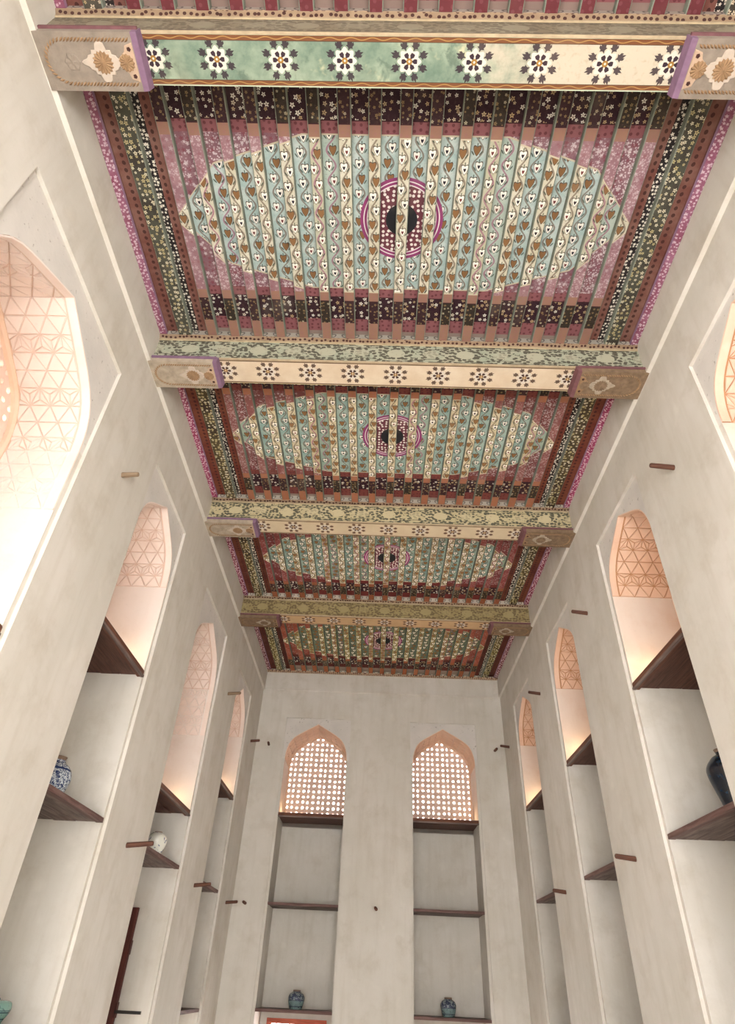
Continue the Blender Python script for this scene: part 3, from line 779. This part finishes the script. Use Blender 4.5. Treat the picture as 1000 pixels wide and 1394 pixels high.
def corbel(root, sx, yb, style):
    """bracket block under a beam end; u runs from the inner end to the wall, v across"""
    cm = (M['corbel1'], M['corbel2'], M['corbel3'])[style]
    X = lambda u: sx*(1.62+u)
    z = ZT+0.002; ya, ye = -0.012, BD+0.012
    w = MB(); x0, x1 = sorted((X(0), X(0.585))); w.box(x0, x1, ya, ye, z, ZS+0.002); blk = w.build('corbel', cm, root)
    blk['label'] = 'carved wooden corbel with rope border'
    pm = M['purple'] if style < 2 else M['purple_dull']
    w = MB()
    w.face([(X(0), ya, z), (X(0), ye, z), (X(-0.032), ye, z+0.012), (X(-0.032), ya, z+0.012)]); w.face([(X(-0.032), ya, z+0.012), (X(-0.032), ye, z+0.012), (X(-0.045), ye, ZS), (X(-0.045), ya, ZS)])
    w.face([(X(0), ya, z), (X(-0.032), ya, z+0.012), (X(-0.045), ya, ZS), (X(0), ya, ZS)]); w.face([(X(0), ye, z), (X(-0.032), ye, z+0.012), (X(-0.045), ye, ZS), (X(0), ye, ZS)])
    w.face([(X(0), ya, ZS), (X(-0.045), ya, ZS), (X(-0.045), ye, ZS), (X(0), ye, ZS)])
    w.build('end_moulding', pm, blk)
    w = MB(); x0, x1 = sorted((X(-0.03), X(0.57))); w.box(x0, x1, ya-0.014, ya, ZS-0.028, ZS-0.008); w.build('edge_moulding', M['purple_dull'] if style != 1 else pm, blk)
    # rope border: slanted beads on a U that closes towards the wall
    w = MB(); cy = BD/2; R = 0.112; path = []
    n = 20
    for i in range(n): path.append((0.03+0.385*i/(n-1), -R, 0.0))
    for i in range(1, 16):
        a = -PI/2 + PI*i/16; path.append((0.415+math.cos(a)*0.125, math.sin(a)*R, a+PI/2))
    for i in range(n): path.append((0.415-0.385*i/(n-1), R, PI))
    for (u, v, a) in path:
        t_ = a+0.75; L_, W_ = 0.019, 0.0075
        ct, st = math.cos(t_), math.sin(t_)
        c4 = [(u+ct*L_, v+st*L_), (u-st*W_, v+ct*W_), (u-ct*L_, v-st*L_), (u+st*W_, v-ct*W_)]
        tip = (X(u), cy+v, z-0.011)
        for i in range(4):
            p0, p1 = c4[i], c4[(i+1) % 4]; w.face([tip, (X(p0[0]), cy+p0[1], z), (X(p1[0]), cy+p1[1], z)])
    w.build('rope_border', M['relief_tan'], blk)
    # cartouche with scalloped rim, flower discs, studs
    w = MB()
    rim = []
    for i in range(56):
        a = 2*PI*i/56; lobes = abs(math.cos(2*a))**6
        r = 0.075 + 0.036*lobes + 0.006*math.cos(14*a)
        rim.append((X(0.20+math.cos(a)*r*1.12), cy+math.sin(a)*r*0.98))
    plate(w, rim, z, 0.007); w.build('cartouche', M['relief_white'] if style < 2 else M['corbel2'], blk)
    w = MB(); tri_ = [(0.004, -0.1), (0.05, -0.085), (0.06, -0.055), (0.085, -0.035), (0.115, -0.012), (0.115, 0.012), (0.085, 0.035), (0.06, 0.055), (0.05, 0.085), (0.004, 0.1)]
    plate(w, [(X(u), cy+v) for u, v in tri_], z, 0.005); w.build('spandrel_plate', M['relief_cream'] if style < 2 else M['relief_tan'], blk)
    for (u, v, r, n_) in ((0.20, 0.0, 0.064, 16), (0.058, 0.0, 0.048, 13)):
        w = MB(); disc(w, X(u), cy+v, z-0.0055, r, n_, 0.008); w.build('flower_disc', M['relief_tan'] if style < 2 else M['corbel3'], blk)
    w = MB(); disc(w, X(0.385), cy, z, 0.05, 6, 0.006); w.build('flower_disc', cm, blk)
    for v in (-0.068, 0.068):
        w = MB(); disc(w, X(0.028), cy+v, z-0.004, 0.0135, 5, 0.005); w.build('stud', M['relief_dark'], blk)
BLAB = ['ceiling beam behind the viewer under the dark red bay', 'broad ceiling beam painted green and cream with nine dark-petalled rosettes',
        'cream ceiling beam with rosettes and pale green foliage on its upright face', 'cream ceiling beam with leafy wreaths on its yellowish upright face',
        'olive brown ceiling beam nearest the end wall, with small orange-tinted rosettes']
for k, yb in enumerate(BEAMS):
    root = empty('ceiling_beam', (0, yb, 0)); tag(root, BLAB[k], 'beam', 'painted ceiling beams')
    w = MB(); zf = 6.212; X0, X1 = -2.18, 2.18; n = 12; zc = (ZS+zf)/2; sc = 0.13/((zf-ZS)/2)
    for i in range(n):
        a, b = X0+(X1-X0)*i/n, X0+(X1-X0)*(i+1)/n; sag = lambda x: 0.0
        w.face([(a, 0.008, ZS), (b, 0.008, ZS), (b, BD, ZS), (a, BD, ZS)], 0, [(a, -BD/2), (b, -BD/2), (b, BD/2), (a, BD/2)])
        w.face([(a, 0, ZS+0.008), (b, 0, ZS+0.008), (b, 0, zf), (a, 0, zf)], 1, [(a, (ZS-zc)*sc), (b, (ZS-zc)*sc), (b, (zf-zc)*sc), (a, (zf-zc)*sc)])
        w.face([(a, 0.008, ZS), (b, 0.008, ZS), (b, 0, ZS+0.008), (a, 0, ZS+0.008)], 2)
        w.face([(a, BD, ZS), (b, BD, ZS), (b, BD, ZJ), (a, BD, ZJ)], 2); w.face([(a, 0, zf), (b, 0, zf), (b, BD, ZJ), (a, BD, ZJ)], 2)
    w.build('beam_body', [M['soffit%d' % k], M['face%d' % k], M['lip']], root, weld=False)
    w = MB(); w.box(X0, X1, -0.009, 0.01, zf-0.002, zf+0.013); w.build('lip_moulding', M['lip'], root)
    w = MB()
    cv = [(-0.034, ZJ+0.003), (-0.033, ZJ-0.002), (-0.016, zf+0.022), (-0.004, zf+0.010), (0.05, zf+0.012), (0.05, ZJ+0.003)]
    for i in range(6):
        (ya_, za_), (yb_, zb_) = cv[i], cv[(i+1) % 6]; w.face([(X0, ya_, za_), (X1, ya_, za_), (X1, yb_, zb_), (X0, yb_, zb_)])
    for xx in (X0, X1): w.face([(xx, a_, b_) for a_, b_ in cv]); w.build('dotted_plate', M['dotted'], root)
    w = MB(); w.box(X0, X1, -0.003, 0.012, ZS-0.003, ZS+0.008); w.build('bottom_fillet', M['lip'], root)
    st = (0, 0, 1, 1, 2)[k]
    corbel(root, -1, yb, st); corbel(root, 1, yb, 0 if k == 1 else 2 if k > 1 else st)

# ================================================================== shelves
def shelf(N, side, z, label, upper=False, thick=0.03):
    c = (N['a']+N['b'])/2; h = (N['b']-N['a'])/2 + 0.004; D = N['D']
    root = empty('wooden_shelf')
    if side == 'L': root.location = (-HW, c, z); root.rotation_euler = (0, 0, PI/2)
    elif side == 'R': root.location = (HW, c, z); root.rotation_euler = (0, 0, -PI/2)
    else: root.location = (c, YEND, z)
    tag(root, label, 'shelf', None)
    nb = 3; d0 = REB+0.03
    for i in range(nb):
        a, b = d0+(D-d0)*i/nb, d0+(D-d0)*(i+1)/nb-0.005; e = random.uniform(-0.003, 0.003)
        w = MB(); w.box(-h, h, a, b if i < nb-1 else D, -thick+e, 0.0); w.build('plank', M['dark_x'] if upper else M['shelf_x'], root)
    lo = -0.052 if upper else -0.036
    w = MB(); w.box(-h+0.003, h-0.003, REB-0.006, d0+0.016, lo, 0.004 if upper else 0.0)
    o = w.build('front_rail', M['lip_x'] if upper else M['rail_x'], root)
    if upper:
        w = MB(); w.box(-h+0.003, h-0.003, REB-0.014, REB+0.012, lo-0.004, lo+0.016); w.build('bead', M['shelf_x'], o)
        w = MB(); w.box(-h+0.003, h-0.003, REB-0.002, d0, -0.002, 0.012); w.build('top_fillet', M['shelf_x'], o)
    return root
M['rail_x'] = wood_mat('shelf_rail_wood', rgb(84, 58, 54), rgb(126, 100, 94), rgb(92, 56, 50), 'x')
M['dark_x'] = wood_mat('dark_shelf_wood_cross', rgb(66, 40, 32), rgb(100, 66, 54), rgb(82, 44, 36), 'x')
PLs = ['in the broad sunlit niche of the pale wall', 'in the pale wall niche with the blue patterned vase', 'in the pale wall niche with the dark shutter', 'in the pale wall niche next to the end wall']
PRs = ['in the greyer wall niche beside the green beam', 'in the greyer wall niche with the deep blue vase', 'in the second-last niche of the greyer wall', 'in the greyer wall niche next to the end wall']
PEs = ['in the end wall niche nearer the dark shutter', 'in the end wall niche farther from the dark shutter']
for Ns, side, names in ((NL, 'L', PLs), (NR, 'R', PRs), (NE, 'E', PEs)):
    for N, nm in zip(Ns, names):
        N['shelf_top'] = shelf(N, side, N['zu'], 'dark moulded top shelf ' + nm, True)
        for j, z in enumerate(N['mids']):
            shelf(N, side, z + {'L': 0.022, 'R': 0.075, 'E': 0.005}[side] if j == 0 else z, ('weathered middle shelf ' if j == 0 else 'lowest shelf ') + nm)

# small warm uplights standing on the upper shelves
def uplight(N, side, s, d, label, watts):
    mp = {'L': mapL, 'R': mapR, 'E': mapE}[side]; p_ = mp(s, N['zu']+0.0, d)
    root = empty('uplight', p_); tag(root, label, 'lamp', 'shelf uplights')
    w = MB(); rows = []
    for r, z in ((0.0, 0.0), (0.035, 0.0), (0.035, 0.012), (0.026, 0.02), (0.03, 0.06), (0.024, 0.06), (0.022, 0.045), (0.0, 0.045)):
        rows.append([(r*math.cos(2*PI*i/12), r*math.sin(2*PI*i/12), z) for i in range(12)])
    w.grid(rows, closed=True); w.build('lamp_body', M['metal'], root)
    w = MB(); w.grid([[(r*math.cos(2*PI*i/12), r*math.sin(2*PI*i/12), z) for i in range(12)] for r, z in ((0.022, 0.052), (0.012, 0.057), (0.0, 0.058))], closed=True); w.build('lens', M['lens'], root)
    ld = bpy.data.lights.new('uplight_bulb', 'POINT'); ld.energy = watts; ld.color = (1.0, 0.66, 0.36); ld.shadow_soft_size = 0.03
    lo = bpy.data.objects.new('uplight_bulb', ld); COL.objects.link(lo); lo.location = Vector(p_)+Vector((0, 0, 0.085))
for N, nm in zip(NL, PLs): uplight(N, 'L', N['b']-0.16, 0.22, 'small black uplight ' + nm, LAMP_W)
for N, nm in zip(NR, PRs): uplight(N, 'R', N['b']-0.16, 0.22, 'small black uplight ' + nm, LAMP_W*1.6)
for N, nm, s in zip(NE, PEs, (NE[0]['a']+0.13, NE[1]['b']-0.13)): uplight(N, 'E', s, 0.30, 'small black uplight ' + nm, LAMP_W*0.7)

# ================================================================== pegs
def peg(loc, direction, L, r, label):
    w = MB(); rows = []
    for t_, k in ((-0.02, 1.0), (0.0, 1.0), (0.5*L, 0.96), (L-0.012, 0.9), (L-0.003, 0.78), (L, 0.5), (L, 0.0)):
        rows.append([(t_, math.cos(2*PI*i/10)*r*k*(1+0.06*math.sin(3*i)), math.sin(2*PI*i/10)*r*k) for i in range(10)])
    w.grid(rows, closed=True)
    o = w.build('wooden_peg', M['peg_pale'] if 'pale wooden' in label or 'past the shutter niche' in label and 'high' in label else M['peg'], None, smooth=True); o.location = loc
    o.rotation_euler = Vector(direction).to_track_quat('X', 'Z').to_euler()
    tag(o, label, 'peg', 'wooden pegs in the plaster')
for y, z, L, nm in ((3.76, 4.80, .135, 'pale wooden peg high on the pale wall, beside the broad sunlit niche'), (5.958, 2.475, .23, 'long wooden peg on the pale wall pier beside the white vase'),
                    (8.497, 4.805, .185, 'wooden peg high on the pale wall past the shutter niche'), (8.562, 2.465, .20, 'wooden peg low on the pale wall pier past the shutter niche'),
                    (10.63, 4.805, .155, 'wooden peg high on the pale wall in the end corner'), (10.608, 2.475, .175, 'wooden peg low on the pale wall in the end corner')):
    peg((-HW, y, z), (1, 0, 0.1), L, 0.022, nm)
for y, z, L, nm in ((3.61, 4.915, .185, 'dark wooden peg high on the greyer wall, before the blue vase niche'), (6.015, 4.925, .17, 'wooden peg high on the greyer wall pier past the blue vase niche'),
                    (6.036, 2.553, .175, 'wooden peg low on the greyer wall pier past the blue vase niche'), (8.35, 4.92, .165, 'wooden peg high on the greyer wall pier before the last niche'),
                    (8.404, 2.55, .15, 'wooden peg low on the greyer wall pier before the last niche'), (10.725, 4.905, .155, 'wooden peg high on the greyer wall in the end corner')):
    peg((HW, y, z), (-1, 0, 0.1), L, 0.022, nm)
for x, z, dx, nm in ((-1.965, 4.90, 0.0, 'wooden peg high on the end wall, on the shutter side'), (2.02, 4.95, 0.25, 'wooden peg high on the end wall, on the side away from the shutter'),
                 (-2.0, 2.52, -0.2, 'wooden peg low on the end wall, on the shutter side'), (0.01, 2.52, -0.2, 'wooden peg on the end wall pier between the two niches')):
    peg((x, YEND, z), (dx, -1, 0.12), 0.10, 0.022, nm)

# ================================================================== jars and vases
def lathe(name, prof, mats, loc, label, cat, rim=None, n=40):
    w = MB()
    w.grid([[(r*math.cos(2*PI*i/n), r*math.sin(2*PI*i/n), z) for i in range(n)] for r, z in prof], closed=True)
    root = empty(name, loc); tag(root, label, cat, None)
    w.build('body', mats, root, smooth=True)
    if rim:
        w = MB(); w.grid([[(r*math.cos(2*PI*i/n), r*math.sin(2*PI*i/n), z) for i in range(n)] for r, z in rim], closed=True)
        w.build('rim', M['rim_clay'], root, smooth=True)
    return root
def smooth_prof(pts, k=5):
    out = []
    P = [pts[0]]+list(pts)+[pts[-1]]
    for i in range(1, len(P)-2):
        for j in range(k):
            t_ = j/k
            q = [0.5*((2*P[i][c])+(-P[i-1][c]+P[i+1][c])*t_+(2*P[i-1][c]-5*P[i][c]+4*P[i+1][c]-P[i+2][c])*t_**2+(-P[i-1][c]+3*P[i][c]-3*P[i+1][c]+P[i+2][c])*t_**3) for c in (0, 1)]
            out.append((max(0, q[0]), q[1]))
    return out+[pts[-1]]
jar = [(0, 0.0)] + smooth_prof([(0.083, 0.0), (0.096, 0.05), (0.111, 0.12), (0.113, 0.165), (0.094, 0.21), (0.058, 0.236), (0.052, 0.244)])
rim = [(r, z-0.039) for r, z in [(0.052, 0.242), (0.055, 0.25), (0.055, 0.26), (0.046, 0.262), (0.044, 0.235), (0.05, 0.22)]]
zE = 1.28
lathe('ginger_jar', [(r*1.05, z*0.84) for r, z in jar], M['jar_blue'], (-1.117, YEND+0.29, zE), 'squat blue painted jar on the lowest shelf nearer the dark shutter', 'jar', rim)
lathe('ginger_jar', [(r*1.0, z*0.84) for r, z in jar], M['jar_blue'], (1.09, YEND+0.29, zE), 'squat blue painted jar on the lowest shelf farther from the dark shutter', 'jar', rim)
vp = [(0, 0.0)] + smooth_prof([(0.07, 0.0), (0.078, 0.03), (0.112, 0.11), (0.134, 0.2), (0.116, 0.275), (0.066, 0.325), (0.054, 0.345)])
lathe('blue_white_vase', [(r, z*0.95) for r, z in vp], M['vase_pattern'], (-2.558, 5.0, 2.572), 'slender vase densely patterned in blue and white on the middle shelf', 'vase', [(0.054, 0.325), (0.052, 0.342), (0.06, 0.354), (0.05, 0.354), (0.044, 0.33)])
vw = [(0, 0.0)] + smooth_prof([(0.06, 0.0), (0.082, 0.05), (0.103, 0.12), (0.098, 0.17), (0.06, 0.21), (0.035, 0.218)])
lathe('white_vase', vw, M['vase_white'], (-2.345, 7.22, 2.572), 'small round white vase with a blue sprig beside a long peg', 'vase', [(0.036, 0.216), (0.04, 0.226), (0.03, 0.226), (0.028, 0.21)])
vt = [(0, 0.0)] + smooth_prof([(0.1, 0.0), (0.112, 0.045), (0.138, 0.085), (0.145, 0.115), (0.13, 0.146), (0.06, 0.154)])
tj = lathe('teal_jar', vt, M['jar_teal'], (-2.49, 5.0, 1.28), 'teal banded jar with a knobbed lid on the lowest shelf', 'jar')
w = MB(); w.grid([[(r*math.cos(2*PI*i/24), r*math.sin(2*PI*i/24), z) for i in range(24)] for r, z in ((0.07, 0.15), (0.06, 0.164), (0.03, 0.168), (0.016, 0.172), (0.022, 0.184), (0.0, 0.19))], closed=True); w.build('lid', M['jar_teal'], tj, smooth=True)
vn = [(0, 0.0)] + smooth_prof([(0.07, 0.0), (0.08, 0.06), (0.112, 0.2), (0.145, 0.34), (0.14, 0.41), (0.09, 0.475), (0.05, 0.5), (0.046, 0.52)])
lathe('deep_blue_vase', vn, M['vase_navy'], (2.655, 5.0, 2.645), 'tall glossy deep blue vase on the middle shelf', 'vase', [(0.046, 0.518), (0.055, 0.54), (0.045, 0.54), (0.04, 0.51)])

# ================================================================== shutter and the low end windows
root = empty('window_shutter', (-2.8, 7.72, 0.3)); tag(root, 'tall dark red-brown wooden shutter leaf with a latch bar standing open in the niche', 'shutter')
w = MB(); w.box(0.0, 0.27, -0.02, 0.02, 0, 1.855); w.build('leaf', M['shutter'], root)
for x0, x1 in ((0.0, 0.05), (0.215, 0.262)):
    w = MB(); w.box(x0, x1, -0.034, -0.02, 0.01, 1.84); w.build('stile', M['shutter'], root)
for z in (0.35, 0.95, 1.45):
    w = MB(); w.box(0.262, 0.276, -0.03, 0.03, z, z+0.12); w.build('hinge_knuckle', M['shutter'], root)
w = MB(); w.box(0.24, 0.52, -0.03, -0.002, 0.985, 1.01); w.build('latch_bar', M['metal'], root)
for N, nm in zip(NE, PEs):
    c = (N['a']+N['b'])/2; h = (N['b']-N['a'])/2
    wn += 1; root = empty('window_%d' % wn, (c, YEND+DE, 0.25)); tag(root, 'low wooden window under the lowest shelf ' + nm, 'window', None, 'structure')
    for x0, x1, z0, z1 in ((-h+.1, -h+.17, 0, .91), (h-.17, h-.1, 0, .91), (-h+.17, h-.17, .85, .91), (-h+.17, h-.17, 0, .06), (-.025, .025, .06, .85)):
        w = MB(); w.box(x0, x1, -0.03, 0.03, z0, z1); w.build('frame_bar', M['orange_wood'], root)
    for i in range(-3, 4):
        if i == 0: continue
        w = MB(); w.box(i*0.1-.009, i*0.1+.009, -0.01, 0.01, .06, .85); w.build('bar', M['orange_wood'], root)
